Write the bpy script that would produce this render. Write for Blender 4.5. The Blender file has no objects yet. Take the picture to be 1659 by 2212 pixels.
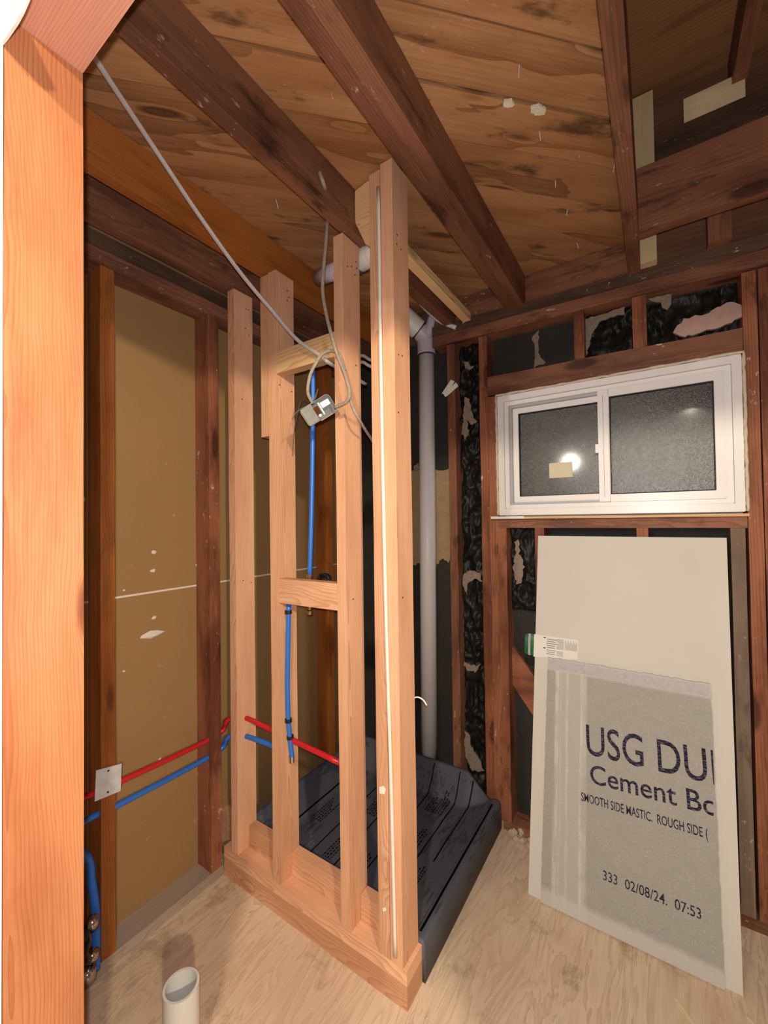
import bpy, bmesh, math, random
from mathutils import Vector, Matrix, noise as mnoise
random.seed(7)
PI = math.pi
SC = bpy.context.scene
COL = SC.collection

# ------------------------------------------------------------------ camera, world, lights, exposure
FOC, YAW, PITCH, ROLL, EYE = 888.87, math.radians(33.468), math.radians(0.9639), math.radians(-0.7852), 1.40
_F = Vector((-math.sin(YAW) * math.cos(PITCH), math.cos(YAW) * math.cos(PITCH), math.sin(PITCH)))
_R = Vector((math.cos(YAW), math.sin(YAW), 0))
_U = _R.cross(_F)
_R2 = math.cos(ROLL) * _R + math.sin(ROLL) * _U
_U2 = -math.sin(ROLL) * _R + math.cos(ROLL) * _U
CAM = Vector((0, 0, EYE))
cd = bpy.data.cameras.new('camera')
cd.sensor_fit = 'HORIZONTAL'; cd.sensor_width = 36; cd.lens = 36 * FOC / 1659
cd.clip_start = 0.02
cam = bpy.data.objects.new('camera', cd); COL.objects.link(cam)
m = Matrix((_R2, _U2, -_F)).transposed().to_4x4(); m.translation = CAM
cam.matrix_world = m
SC.camera = cam

w = bpy.data.worlds.new('world'); SC.world = w; w.use_nodes = True
w.node_tree.nodes['Background'].inputs[0].default_value = (1.0, 0.90, 0.80, 1)
w.node_tree.nodes['Background'].inputs[1].default_value = 0.11


def lamp(name, loc, power, col, rad):
    l = bpy.data.lights.new(name, 'POINT'); l.energy = power; l.color = col; l.shadow_soft_size = rad
    o = bpy.data.objects.new(name, l); COL.objects.link(o); o.location = loc
    return o


lamp('hall_lamp_right', (2.2, -1.15, 2.42), 230, (1.0, 0.84, 0.60), 0.06)
lamp('hall_lamp_middle', (0.30, -1.2, 2.50), 125, (1.0, 0.85, 0.62), 0.06)
lamp('hall_lamp_far', (-1.1, -3.2, 2.25), 105, (1.0, 0.92, 0.80), 0.06)
lamp('phone_flash', (0.012, -0.02, 1.425), 37, (1.0, 0.95, 0.95), 0.008)
SC.view_settings.view_transform = 'Standard'
SC.view_settings.look = 'None'
SC.view_settings.exposure = 0.35
SC.view_settings.gamma = 1
SC.view_settings.use_curve_mapping = False


def at(px, py, **k):
    """point of the place seen at a photograph position, on the plane X=, Y= or Z="""
    d = _F + _R2 * ((px - 829.5) / FOC) - _U2 * ((py - 1106) / FOC)
    (a, v), = k.items(); i = 'XYZ'.index(a)
    return CAM + d * ((v - CAM[i]) / d[i])


def lin(h):
    c = [int(h[i:i + 2], 16) / 255 for i in (0, 2, 4)]
    return tuple([(x / 12.92 if x <= .04045 else ((x + .055) / 1.055) ** 2.4) for x in c] + [1])


# ------------------------------------------------------------------ materials
class NT:
    def __init__(s, name):
        s.m = bpy.data.materials.new(name); s.m.use_nodes = True
        s.t = s.m.node_tree; s.n = s.t.nodes; s.l = s.t.links
        s.b = s.n['Principled BSDF']

    def put(s, sock, v):
        if isinstance(v, bpy.types.NodeSocket): s.l.new(v, sock)
        elif isinstance(v, (tuple, list)) and sock.type == 'RGBA': sock.default_value = tuple(v) if len(v) == 4 else (*v, 1)
        else: sock.default_value = v

    def math(s, op, a, b=0.0, c=0.0):
        n = s.n.new('ShaderNodeMath'); n.operation = op
        s.put(n.inputs[0], a); s.put(n.inputs[1], b); s.put(n.inputs[2], c)
        return n.outputs[0]

    def vmath(s, op, a, b):
        n = s.n.new('ShaderNodeVectorMath'); n.operation = op
        s.put(n.inputs[0], a); s.put(n.inputs[1], b)
        return n.outputs[0]

    def coord(s, kind='Object'):
        return s.n.new('ShaderNodeTexCoord').outputs[kind]

    def rnd(s):
        return s.n.new('ShaderNodeObjectInfo').outputs['Random']

    def noise(s, vec, scale, detail=3, rough=.55, dist=0):
        n = s.n.new('ShaderNodeTexNoise'); s.put(n.inputs['Vector'], vec)
        n.inputs['Scale'].default_value = scale; n.inputs['Detail'].default_value = detail
        n.inputs['Roughness'].default_value = rough; n.inputs['Distortion'].default_value = dist
        return n.outputs[0]

    def voro(s, vec, scale, feat='F1'):
        n = s.n.new('ShaderNodeTexVoronoi'); n.feature = feat; s.put(n.inputs['Vector'], vec)
        n.inputs['Scale'].default_value = scale
        return n.outputs['Distance']

    def sep(s, v):
        n = s.n.new('ShaderNodeSeparateXYZ'); s.put(n.inputs[0], v); return n.outputs

    def comb(s, x, y, z):
        n = s.n.new('ShaderNodeCombineXYZ')
        for i, v in enumerate((x, y, z)): s.put(n.inputs[i], v)
        return n.outputs[0]

    def mix(s, f, a, b, mode='MIX'):
        n = s.n.new('ShaderNodeMix'); n.data_type = 'RGBA'; n.blend_type = mode
        s.put(n.inputs[0], f); s.put(n.inputs[6], a); s.put(n.inputs[7], b)
        return n.outputs[2]

    def step(s, v, lo, hi, a=0.0, b=1.0):
        n = s.n.new('ShaderNodeMapRange'); n.interpolation_type = 'SMOOTHSTEP'
        s.put(n.inputs[0], v); s.put(n.inputs[1], lo); s.put(n.inputs[2], hi); s.put(n.inputs[3], a); s.put(n.inputs[4], b)
        return n.outputs[0]

    def bump(s, h, strength=.4, dist=.002):
        n = s.n.new('ShaderNodeBump'); n.inputs['Strength'].default_value = strength
        n.inputs['Distance'].default_value = dist; s.put(n.inputs['Height'], h)
        s.l.new(n.outputs[0], s.b.inputs['Normal'])

    def done(s, col, rough=.6, spec=.3, metal=0.0):
        s.put(s.b.inputs['Base Color'], col); s.put(s.b.inputs['Roughness'], rough)
        s.b.inputs['Specular IOR Level'].default_value = spec; s.b.inputs['Metallic'].default_value = metal
        return s.m


def wood(name, light, dark, freq=200, con=.6, blotch=.35, blotchcol=None, specks=0., stain=.25, staincol=None,
         knots=1., rough=.62, fine=.3, plank=0., spec=.25):
    """lumber: growth rings round an axis beside the board (local X is the grain), knots, stains, dirt specks"""
    t = NT(name); light, dark = lin(light), lin(dark)
    v = t.coord(); r = t.rnd(); x, y, z = t.sep(v)
    if plank:
        k = t.math('FLOOR', t.math('DIVIDE', y, plank)); kk = t.math('FRACT', t.math('MULTIPLY', t.math('SINE', t.math('MULTIPLY', k, 12.9)), 437.5))
        r = kk
        y = t.math('SUBTRACT', y, t.math('MULTIPLY', k, plank))
    x = t.math('ADD', x, t.math('MULTIPLY', r, 9.7))
    v = t.comb(x, y, z)
    kn = t.voro(t.vmath('MULTIPLY', v, (2.1, 9.0, 6.0)), 1.0)
    knot = t.math('MULTIPLY', t.step(kn, .05, .22, 1., 0.), knots)
    warp = t.noise(t.vmath('MULTIPLY', v, (1.6, 7, 7)), 1.0, 3)
    yy = t.math('ADD', t.math('ADD', y, t.math('MULTIPLY_ADD', r, .09, -.085)), t.math('MULTIPLY', x, .016))
    yy = t.math('ADD', yy, t.math('MULTIPLY_ADD', warp, .05, -.025))
    zz = t.math('ADD', z, t.math('MULTIPLY_ADD', warp, .03, .02))
    rad = t.math('SQRT', t.math('ADD', t.math('MULTIPLY', yy, yy), t.math('MULTIPLY', zz, zz)))
    rad = t.math('ADD', rad, t.math('MULTIPLY', knot, .018))
    ring = t.math('FRACT', t.math('MULTIPLY', rad, freq))
    ring = t.math('POWER', ring, 2.2)
    fib = t.noise(t.vmath('MULTIPLY', v, (5, 260, 260)), 1.0, 2)
    fac = t.math('ADD', t.math('MULTIPLY', ring, con), t.math('MULTIPLY_ADD', fib, fine * 2, -fine))
    col = t.mix(t.math('MINIMUM', t.math('MAXIMUM', fac, 0.), 1.), light, dark)
    big = t.noise(t.vmath('MULTIPLY', v, (2.0, 9, 9)), 1.0, 4, .6)
    bf = t.math('MULTIPLY', t.step(big, .42, .68), blotch)
    col = t.mix(bf, col, lin(blotchcol) if blotchcol else dark)
    tone = t.math('MULTIPLY_ADD', r, .30, .85)
    col = t.mix(1., col, t.comb(tone, t.math('POWER', tone, 1.15), t.math('POWER', tone, 1.3)), 'MULTIPLY')
    col = t.mix(t.step(knot, .25, .9, 0., .75), col, tuple(c * .35 for c in dark[:3]) + (1,))
    st = t.noise(t.vmath('ADD', t.vmath('MULTIPLY', v, (3.5, 11, 11)), (5, 3, 1)), 1.0, 6, .65)
    col = t.mix(t.math('MULTIPLY', t.step(st, .56, .7), stain), col, lin(staincol) if staincol else (.01, .006, .004, 1))
    if specks:
        sp = t.noise(t.vmath('MULTIPLY', v, (28, 60, 60)), 1.0, 5, .7)
        ms = t.noise(t.vmath('MULTIPLY', v, (2.5, 4, 4)), 1.0, 2)
        col = t.mix(t.math('MULTIPLY', t.math('MULTIPLY', t.step(sp, .62, .68), t.step(ms, .48, .6)), specks), col, (.62, .54, .48, 1))
    t.bump(t.math('ADD', t.math('MULTIPLY', ring, .5), t.math('ADD', fib, t.math('MULTIPLY', big, .8))), .35, .0015)
    return t.done(col, rough, spec)


NEW = wood('new_fir', 'dcab88', 'ae7752', freq=230, con=.65, blotch=.4, blotchcol='b98260', stain=.10, staincol='7a4a30', knots=.45, fine=.42)
NEWPINE = wood('new_pine', 'e6c190', 'b98550', freq=150, con=.75, blotch=.15, stain=.04, knots=.6)
ORANGE = wood('orange_fir', 'b87a52', '8f4a26', freq=210, con=.55, blotch=.4, blotchcol='86401c', stain=.2, staincol='7a2c0e', knots=1., fine=.25)
PINKFIR = wood('pink_fir', 'c98f76', '9f6750', freq=240, con=.5, blotch=.2, stain=.05, knots=.3)
OLD = wood('old_redwood', '8a5c46', '533224', freq=170, con=.55, blotch=.7, blotchcol='3d2117', specks=.75, stain=.65)
OLDR = wood('old_red_brown', 'a0664a', '643623', freq=150, con=.5, blotch=.7, blotchcol='4a2214', specks=.75, stain=.6)
DARK = wood('dark_joist_wood', '80543d', '4c2f22', freq=150, con=.45, blotch=.6, blotchcol='3a1e14', specks=.5, stain=.7)
DORANGE = wood('amber_joist_wood', 'a9682f', '7c3f17', freq=120, con=.45, blotch=.5, blotchcol='6b3210', stain=.35, knots=1.)
SOOT = wood('sooty_wood', '5b4636', '2e211a', freq=150, con=.45, blotch=.6, blotchcol='241a14', specks=.9, stain=.7)
GREYW = wood('weathered_grey_wood', 'b7a697', '837264', freq=210, con=.4, blotch=.4, stain=.3, knots=.3)
TAN = wood('tan_plywood_piece', 'd8c39a', 'bfa678', freq=60, con=.2, blotch=.2, stain=.05, knots=0, fine=.15)
SHEATH = wood('diagonal_sheathing', 'aa7c53', '633a21', freq=75, con=.62, blotch=.5, blotchcol='84502c', stain=.7, specks=.2, knots=.9, plank=.138, fine=.35)


def floor_mat():
    t = NT('plywood_subfloor'); v = t.coord('Object'); x, y, z = t.sep(v)
    p = t.vmath('MULTIPLY', v, (6, 1.0, 1))
    wv = t.noise(p, 1.2, 4, .6, 1.2)
    kn = t.voro(t.vmath('MULTIPLY', v, (5.5, 2.6, 1)), 1.0)
    knot = t.step(kn, .04, .3, 1., 0.)
    g = t.math('FRACT', t.math('ADD', t.math('MULTIPLY', wv, 9.0), t.math('MULTIPLY', knot, 2.6)))
    g = t.math('POWER', g, 2)
    fib = t.noise(t.vmath('MULTIPLY', v, (240, 7, 1)), 1.0, 2)
    col = t.mix(t.math('MULTIPLY_ADD', g, .36, t.math('MULTIPLY_ADD', fib, .5, -.2)), lin('e3ccb0'), lin('98775a'))
    col = t.mix(t.step(knot, .75, 1., 0., .5), col, lin('7c5638'))
    pk = t.noise(t.vmath('MULTIPLY', v, (1.6, 1.2, 1)), 1.6, 3)
    col = t.mix(t.step(pk, .45, .7, 0., .5), col, lin('c9a58f'))
    d = t.noise(v, 6, 6, .7)
    col = t.mix(t.step(d, .54, .68, 0., .5), col, lin('8b7258'))
    n2 = t.noise(v, 420, 2)
    col = t.mix(t.math('MULTIPLY_ADD', n2, .3, -.05), col, lin('9a7d5c'))
    t.bump(t.math('ADD', g, fib), .25, .001)
    return t.done(col, .7, .2)


def drywall_back():
    t = NT('brown_gypsum_paper'); v = t.coord()
    a = t.noise(v, 2.2, 4); b = t.noise(v, 260, 3); c = t.noise(v, 14, 5, .7)
    col = t.mix(a, lin('a58356'), lin('94754d'))
    col = t.mix(t.math('MULTIPLY_ADD', b, .5, -.1), col, lin('7d6142'))
    col = t.mix(t.step(c, .66, .74, 0., .5), col, lin('c3a984'))
    t.bump(b, .15, .0008)
    return t.done(col, .85, .1)


def plain(name, hexc, rough=.6, spec=.3, metal=0., var=.12, nscale=30, bump=0.):
    t = NT(name); v = t.coord(); c = lin(hexc)
    n = t.noise(v, nscale, 4)
    col = t.mix(t.math('MULTIPLY', n, 1.), tuple(min(1, q * (1 + var)) for q in c[:3]) + (1,), tuple(q * (1 - var) for q in c[:3]) + (1,))
    if bump: t.bump(n, bump, .001)
    return t.done(col, rough, spec, metal)


def board_white():
    t = NT('white_board_face'); v = t.coord()
    n = t.noise(v, 300, 2); m_ = t.noise(v, 2.5, 3)
    col = t.mix(m_, lin('d6d2ca'), lin('c9c4ba'))
    col = t.mix(t.math('MULTIPLY', n, .25), col, lin('aaa69c'))
    t.bump(n, .1, .0005)
    return t.done(col, .75, .2)


def cement_mat():
    t = NT('cement_board_face'); v = t.coord(); x, y, z = t.sep(v)
    n = t.noise(v, 420, 3, .7); m_ = t.noise(v, 40, 4, .6)
    col = t.mix(n, lin('aeaca6'), lin('85837e'))
    col = t.mix(t.math('MULTIPLY_ADD', m_, .5, -.1), col, lin('b6b3a8'))
    # pale vertical streaks left of the printing (dried slurry on this board)
    w_ = t.noise(t.vmath('MULTIPLY', v, (8, 1.2, 1)), 2.0, 4, .6)
    wx = t.math('ADD', x, t.math('MULTIPLY_ADD', w_, .02, -.01))
    band = t.math('MULTIPLY', t.step(wx, .075, .10), t.step(wx, .165, .205, 1., 0.))
    col = t.mix(t.math('MULTIPLY', band, .55), col, lin('bdb9ae'))
    sm = t.noise(t.vmath('MULTIPLY', v, (30, 9, 1)), 1.0, 4, .7)
    for c0, wd, s in ((.090, .010, .6), (.128, .006, .5), (.174, .006, .6), (.105, .004, .3), (.186, .012, .35)):
        ln = t.step(t.math('ABSOLUTE', t.math('SUBTRACT', wx, c0)), wd * .4, wd, 1., 0.)
        col = t.mix(t.math('MULTIPLY', t.math('MULTIPLY', ln, s), t.step(sm, .35, .62, .15, 1.)), col, lin('d2cfc8'))
    edge = t.math('MAXIMUM', t.step(y, .80, .815), t.step(t.math('ADD', y, t.math('MULTIPLY_ADD', m_, .03, -.015)), .060, .035))
    col = t.mix(t.math('MULTIPLY', edge, .8), col, lin('c2bebb'))
    sp = t.voro(v, 130)
    col = t.mix(t.step(sp, .1, .22, .55, 0.), col, lin('cfccc2'))
    t.bump(t.math('ADD', n, m_), .5, .0012)
    return t.done(col, .9, .12)


def felt_mat():
    t = NT('black_building_paper'); v = t.coord()
    n = t.noise(v, 9, 6, .7); f = t.noise(v, 60, 5, .7)
    col = t.mix(n, lin('33332f'), lin('141412'))
    col = t.mix(t.step(f, .68, .78, 0., .15), col, lin('6f665a'))
    t.bump(n, .5, .01)
    return t.done(col, .42, .35)


def backing_mat():
    t = NT('grey_black_sheathing_paper'); v = t.coord()
    n = t.noise(v, 5, 6, .65); s_ = t.noise(t.vmath('MULTIPLY', v, (30, 1, 8)), 2, 5, .7)
    col = t.mix(n, lin('3d3a34'), lin('23211e'))
    col = t.mix(t.step(s_, .6, .75, 0., .4), col, lin('6b6358'))
    t.bump(n, .4, .004)
    return t.done(col, .75, .25)


def pan_mat():
    t = NT('slate_blue_shower_liner'); v = t.coord()
    n = t.noise(v, 350, 3); b = t.noise(v, 4, 4)
    sx = t.noise(t.vmath('MULTIPLY', v, (90, 14, 60)), 1., 2)
    ms = t.noise(t.vmath('ADD', v, (3.1, .4, 0)), 5, 1)
    col = t.mix(b, lin('50535f'), lin('3c3f4b'))
    col = t.mix(t.math('MULTIPLY', n, .35), col, lin('7c7d84'))
    col = t.mix(t.math('MULTIPLY', t.step(sx, .53, .58, 0., .45), t.step(ms, .5, .56)), col, lin('1d1e24'))
    t.bump(t.math('ADD', n, b), .35, .002)
    return t.done(col, .6, .3)


def scrap_mat():
    t = NT('torn_plaster_paper'); v = t.coord(); n = t.noise(v, 60, 5, .7)
    col = t.mix(n, lin('a8998a'), lin('5f5143')); t.bump(n, .8, .004)
    return t.done(col, .9, .1)


def glass_mat():
    t = NT('frosted_dark_glass'); v = t.coord()
    n = t.voro(v, 330); k = t.noise(v, 420, 2)
    t.bump(t.math('ADD', n, k), .35, .0012)
    sp = t.noise(v, 500, 2)
    col = t.mix(t.step(sp, .5, .75), lin('3c3c38'), lin('8f8d84'))
    t.done(col, .22, .6)
    t.b.inputs['Transmission Weight'].default_value = .3
    t.b.inputs['Coat Weight'].default_value = .5
    t.b.inputs['Coat Roughness'].default_value = .08
    return t.m


def ink_mat():
    t = NT('dark_violet_ink'); v = t.coord(); n = t.noise(t.vmath('MULTIPLY', v, (60, 320, 1)), 1., 2)
    col = t.mix(t.step(n, .5, .62, 0., .75), lin('221d30'), lin('6d6a7a'))
    return t.done(col, .8, .15)


M = dict(floor=floor_mat(), drywall=drywall_back(), white=board_white(), cement=cement_mat(), felt=felt_mat(), back=backing_mat(),
         pan=pan_mat(), scrap=scrap_mat(), glass=glass_mat(), ink=ink_mat(),
         vinyl=plain('white_vinyl', 'e6e4e2', .32, .5, var=.04), track=plain('grey_vinyl_track', 'aeb0b4', .4, .4, var=.05),
         gasket=plain('dark_gasket', '34302c', .6), caulk=plain('cream_caulk', 'cbbfa8', .6, .3, var=.25, nscale=60, bump=.6),
         pvc=plain('grey_pvc', 'efedea', .4, .4, var=.05), pvcw=plain('white_pvc', 'dcdad2', .4, .45, var=.04), primer=plain('violet_primer', '5a5580', .4, .4),
         pvcl=plain('lavender_pvc', 'bfb6c4', .4, .4, var=.08, nscale=12), ring=plain('dark_joint_line', '4a4450', .5),
         red=plain('red_pex', 'c2202a', .35, .5, var=.08), blue=plain('blue_pex', '2a6cc8', .35, .5, var=.08), black=plain('black_rubber', '1a1a1c', .5, .4),
         brass=plain('brass', 'b59a70', .3, .5, .9), chrome=plain('bright_metal', 'c4c4c4', .18, .5, 1.), galv=plain('galvanized_steel', 'c9cbcb', .5, .5, .1, var=.25, nscale=45, bump=.3),
         steel=plain('dusty_box_steel', '76746b', .55, .4, .15, var=.3, nscale=50, bump=.3), cable=plain('grey_cable_sheath', 'b3a9a4', .5, .3, var=.2, nscale=80),
         oldcable=plain('dirty_cloth_cable', '96897c', .7, .2, var=.45, nscale=120, bump=.5), wcable=plain('white_cable_sheath', 'd9d2c8', .5, .3, var=.06),
         paper=plain('white_paper', 'dfdcd4', .7, .2, var=.05), stick=plain('cream_sticker', 'cfc7ae', .6, .2, var=.05), green=plain('green_film', '2f8a5d', .25, .6, var=.5, nscale=90),
         grey=plain('grey_print', '9a9698', .8, .1), splint=plain('pale_splinter_wood', 'e0cda4', .7, .2), wire=plain('dark_wire', '4e453d', .5, .4),
         nwall=plain('white_plaster', 'e9e4dc', .8, .2, var=.04, nscale=20, bump=.3), copper=plain('old_copper', '8a6a48', .4, .5, .8, var=.3),
         core=plain('gypsum_core', 'd9cfc0', .9, .1, var=.1, nscale=80, bump=.6), pinkpl=plain('pinkish_plaster', 'b3958a', .9, .1, var=.2, nscale=50, bump=.6),
         dirt=plain('plaster_rubble', 'b8a694', .95, .1, var=.35, nscale=60, bump=1.), roof=plain('dark_roof_void', '1c1510', .9, .1),
         line=plain('black_stripe_print', '0d0d12', .6, .2))


# ------------------------------------------------------------------ helpers
def link(name, bm, mat, parent=None, smooth=False, recalc=True):
    me = bpy.data.meshes.new(name)
    if recalc: bmesh.ops.recalc_face_normals(bm, faces=bm.faces)
    bm.to_mesh(me); bm.free()
    for q in (mat if isinstance(mat, (list, tuple)) else [mat]): me.materials.append(q)
    if smooth:
        for p in me.polygons: p.use_smooth = True
    o = bpy.data.objects.new(name, me); COL.objects.link(o)
    if parent: o.parent = parent
    return o


def tag(o, label=None, cat=None, group=None, kind=None):
    if label: o['label'] = label
    if cat: o['category'] = cat
    if group: o['group'] = group
    if kind: o['kind'] = kind
    return o


def empty(name, loc, label, cat, group=None):
    o = bpy.data.objects.new(name, None); COL.objects.link(o); o.location = loc; o.empty_display_size = .05
    return tag(o, label, cat, group)


def bmbox(bm, a, b):
    vs = [bm.verts.new((x, y, z)) for x in (a[0], b[0]) for y in (a[1], b[1]) for z in (a[2], b[2])]
    for f in ((0, 1, 3, 2), (4, 6, 7, 5), (0, 4, 5, 1), (2, 3, 7, 6), (0, 2, 6, 4), (1, 5, 7, 3)):
        bm.faces.new([vs[i] for i in f])


AX = {'X': Matrix.Identity(3), 'Y': Matrix(((0, -1, 0), (1, 0, 0), (0, 0, 1))), 'Z': Matrix(((0, 0, -1), (0, 1, 0), (1, 0, 0)))}


def board(name, x, y, z, axis, mat, label=None, cat=None, parent=None, bev=.0025, group=None, kind=None, wob=.0012, cut=None, tilt=None):
    """a piece of lumber filling the box x,y,z; its own local X runs along the grain"""
    c = Vector(((x[0] + x[1]) / 2, (y[0] + y[1]) / 2, (z[0] + z[1]) / 2))
    s = Vector((x[1] - x[0], y[1] - y[0], z[1] - z[0]))
    R = AX[axis]; ls = R.transposed() @ s; ls = Vector([abs(q) for q in ls])
    bm = bmesh.new(); n = max(2, int(ls.x / .12)); H = ls / 2
    prev = None; sd = random.random() * 50
    for i in range(n + 1):
        xx = -H.x + ls.x * i / n
        q = [Vector((xx, sy * H.y, sz * H.z)) for sy, sz in ((-1, -1), (1, -1), (1, 1), (-1, 1))]
        if 0 < i < n:
            for k, p in enumerate(q):
                p.y += wob * mnoise.noise(Vector((xx * 3 + sd, k * 7.3, 0))) ; p.z += wob * mnoise.noise(Vector((xx * 3 + sd, k * 7.3, 9)))
        ring = [bm.verts.new(p) for p in q]
        if prev:
            for k in range(4): bm.faces.new((prev[k], prev[(k + 1) % 4], ring[(k + 1) % 4], ring[k]))
        else: first = ring
        prev = ring
    bm.faces.new(first[::-1]); bm.faces.new(prev)
    if bev:
        bm.edges.ensure_lookup_table()
        es = [e for e in bm.edges if e.is_boundary is False and len(e.link_faces) == 2 and e.calc_face_angle(0) > .7]
        bmesh.ops.bevel(bm, geom=es, offset=bev, segments=2, profile=.5, affect='EDGES')
    o = link(name, bm, mat)
    mw = R.to_4x4(); mw.translation = c
    if tilt: mw = Matrix.Translation(c) @ Matrix.Rotation(tilt[0], 4, tilt[1]) @ R.to_4x4()
    o.matrix_world = mw
    if parent:
        o.parent = parent; o.matrix_parent_inverse = parent.matrix_basis.inverted()
    return tag(o, label, cat, group, kind)


def spline(pts, sub=8):
    pts = [Vector(p) for p in pts]
    if len(pts) < 3: return pts
    P = [2 * pts[0] - pts[1]] + pts + [2 * pts[-1] - pts[-2]]; out = []
    for i in range(1, len(P) - 2):
        for k in range(sub):
            t = k / sub; a, b, c, d = P[i - 1:i + 3]
            out.append(.5 * ((2 * b) + (c - a) * t + (2 * a - 5 * b + 4 * c - d) * t * t + (3 * b - a - 3 * c + d) * t ** 3))
    out.append(pts[-1]); return out


def tube_bm(pts, r, seg=12, caps=True, bm=None, flat=None, rf=None):
    bm = bm or bmesh.new(); prev = None; up = None; first = None
    n = len(pts)
    for i, p in enumerate(pts):
        t = (pts[min(i + 1, n - 1)] - pts[max(i - 1, 0)]).normalized()
        if up is None:
            up = Vector((0, 0, 1)) if abs(t.z) < .9 else Vector((0, 1, 0))
        s = t.cross(up).normalized(); up = s.cross(t).normalized()
        rr = rf(i / (n - 1)) if rf else r
        ring = []
        for k in range(seg):
            a = 2 * PI * k / seg
            ring.append(bm.verts.new(p + s * math.cos(a) * rr + up * math.sin(a) * rr * (flat or 1)))
        if prev:
            for k in range(seg): bm.faces.new((prev[k], prev[(k + 1) % seg], ring[(k + 1) % seg], ring[k]))
        else: first = ring
        prev = ring
    if caps: bm.faces.new(first[::-1]); bm.faces.new(prev)
    return bm


def tube(name, pts, r, mat, label=None, cat=None, parent=None, seg=12, sub=8, flat=None, group=None, rf=None):
    o = link(name, tube_bm(spline(pts, sub), r, seg, flat=flat, rf=rf), mat, None, True)
    if parent: o.parent = parent; o.matrix_parent_inverse = parent.matrix_basis.inverted()
    return tag(o, label, cat, group)


def hollow(bm, a, b, ro, ri, seg=32):
    """open pipe from a to b"""
    a, b = Vector(a), Vector(b); t = (b - a).normalized(); u = Vector((0, 0, 1)) if abs(t.z) < .9 else Vector((0, 1, 0))
    s = t.cross(u).normalized(); u = s.cross(t)
    R = []
    for c, r in ((a, ro), (b, ro), (b, ri), (a, ri)):
        R.append([bm.verts.new(c + (s * math.cos(2 * PI * k / seg) + u * math.sin(2 * PI * k / seg)) * r) for k in range(seg)])
    for i in range(4):
        A, B = R[i], R[(i + 1) % 4]
        for k in range(seg): bm.faces.new((A[k], A[(k + 1) % seg], B[(k + 1) % seg], B[k]))


def keep(o, parent):
    o.parent = parent; o.matrix_parent_inverse = parent.matrix_basis.inverted(); return o


def prism(name, pts, n, thick, mat, label=None, cat=None, parent=None, jag=0, bev=0, group=None):
    """flat piece of real thickness: outline pts (3D, coplanar) pushed along n"""
    pts = [Vector(p) for p in pts]
    if jag:
        q = []
        for i, p in enumerate(pts):
            r = pts[(i + 1) % len(pts)]; k = max(1, int((r - p).length / (jag * 2.5)))
            for j in range(k):
                a = p.lerp(r, j / k); q.append(a + Vector((random.uniform(-1, 1) * jag, 0, random.uniform(-1, 1) * jag)) if j or jag > .004 else a)
        pts = q
    n = Vector(n).normalized() * thick
    c = sum(pts, Vector()) / len(pts)
    bm = bmesh.new(); A = [bm.verts.new(p - c) for p in pts]; B = [bm.verts.new(p - c + n) for p in pts]
    bm.faces.new(A[::-1]); bm.faces.new(B)
    for i in range(len(pts)): bm.faces.new((A[i], A[(i + 1) % len(A)], B[(i + 1) % len(A)], B[i]))
    if bev: bmesh.ops.bevel(bm, geom=list(bm.edges), offset=bev, segments=2, affect='EDGES')
    o = link(name, bm, mat); o.location = c
    if parent: keep(o, parent)
    return tag(o, label, cat, group)


# ------------------------------------------------------------------ reference planes of the room
YP = 1.019            # near face of the new shower wall
XL = -1.459           # room face of the left wall studs
YW = 1.847            # room face of the window wall studs
ZJ, ZC = 2.327, 2.470  # joist underside, sheathing underside

# ------------------------------------------------------------------ setting
def slab(name, x, y, z, mat, kind='structure'):
    bm = bmesh.new(); bmbox(bm, (x[0], y[0], z[0]), (x[1], y[1], z[1]))
    return tag(link(name, bm, mat), kind=kind)


slab('floor', (-1.62, 1.3), (-1.6, 2.0), (-.02, 0), M['floor'])
# left wall: two sheets of brown-backed gypsum board with a taped joint between them
bm = bmesh.new()
bmbox(bm, (-1.562, .29, .0), (-1.549, 1.95, 1.140)); bmbox(bm, (-1.562, .29, 1.146), (-1.549, 1.95, 2.62))
wl = tag(link('wall_left', bm, M['drywall']), kind='structure')
bm = bmesh.new(); bmbox(bm, (-1.560, .29, 1.1395), (-1.5475, 1.94, 1.1465)); link('joint_edge', bm, M['core'], wl)
for i, (px, py, s) in enumerate(((332, 1193, 1.), (331, 1233, .8), (333, 1334, .8), (330, 1370, 1.5), (428, 1220, .8), (430, 1188, .6), (692, 1062, .9), (690, 1155, .8), (268, 1450, .4), (268, 1275, .5), (345, 1640, .5))):
    c = at(px, py, X=-1.547); r = .012 * s
    bm = bmesh.new(); n = 7
    ring = [bm.verts.new((.0, r * math.cos(2 * PI * k / n) * random.uniform(.7, 1.4) * (2 if i == 3 else 1), r * .75 * math.sin(2 * PI * k / n) * random.uniform(.7, 1.2))) for k in range(n)]
    top = bm.verts.new((.005 * s, r * .3, -r * .35)); 
    for k in range(n): bm.faces.new((ring[k], ring[(k + 1) % n], top))
    o = link('paper_tear', bm, M['core'], wl); o.location = c
# window wall backing with the window opening
bm = bmesh.new()
for a, b in (((-1.56, 1.94, 0), (-.60, 1.96, 2.335)), ((.262, 1.94, 0), (1.25, 1.96, 2.335)), ((-.60, 1.94, 0), (.262, 1.96, 1.40)), ((-.60, 1.94, 1.962), (.262, 1.96, 2.335))): bmbox(bm, a, b)
tag(link('wall_back', bm, M['back']), kind='structure')
slab('wall_right', (1.235, 1.25), (.29, 1.94), (0, 3.0), M['drywall'])
bm = bmesh.new()
bmbox(bm, (-1.62, .177, 0), (-.7765, .189, 2.9)); bmbox(bm, (-.7755, .186, 2.20), (.62, .198, 2.9)); bmbox(bm, (.62, .177, 0), (1.3, .189, 2.9))
wf = tag(link('wall_front', bm, M['nwall']), kind='structure')

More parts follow.
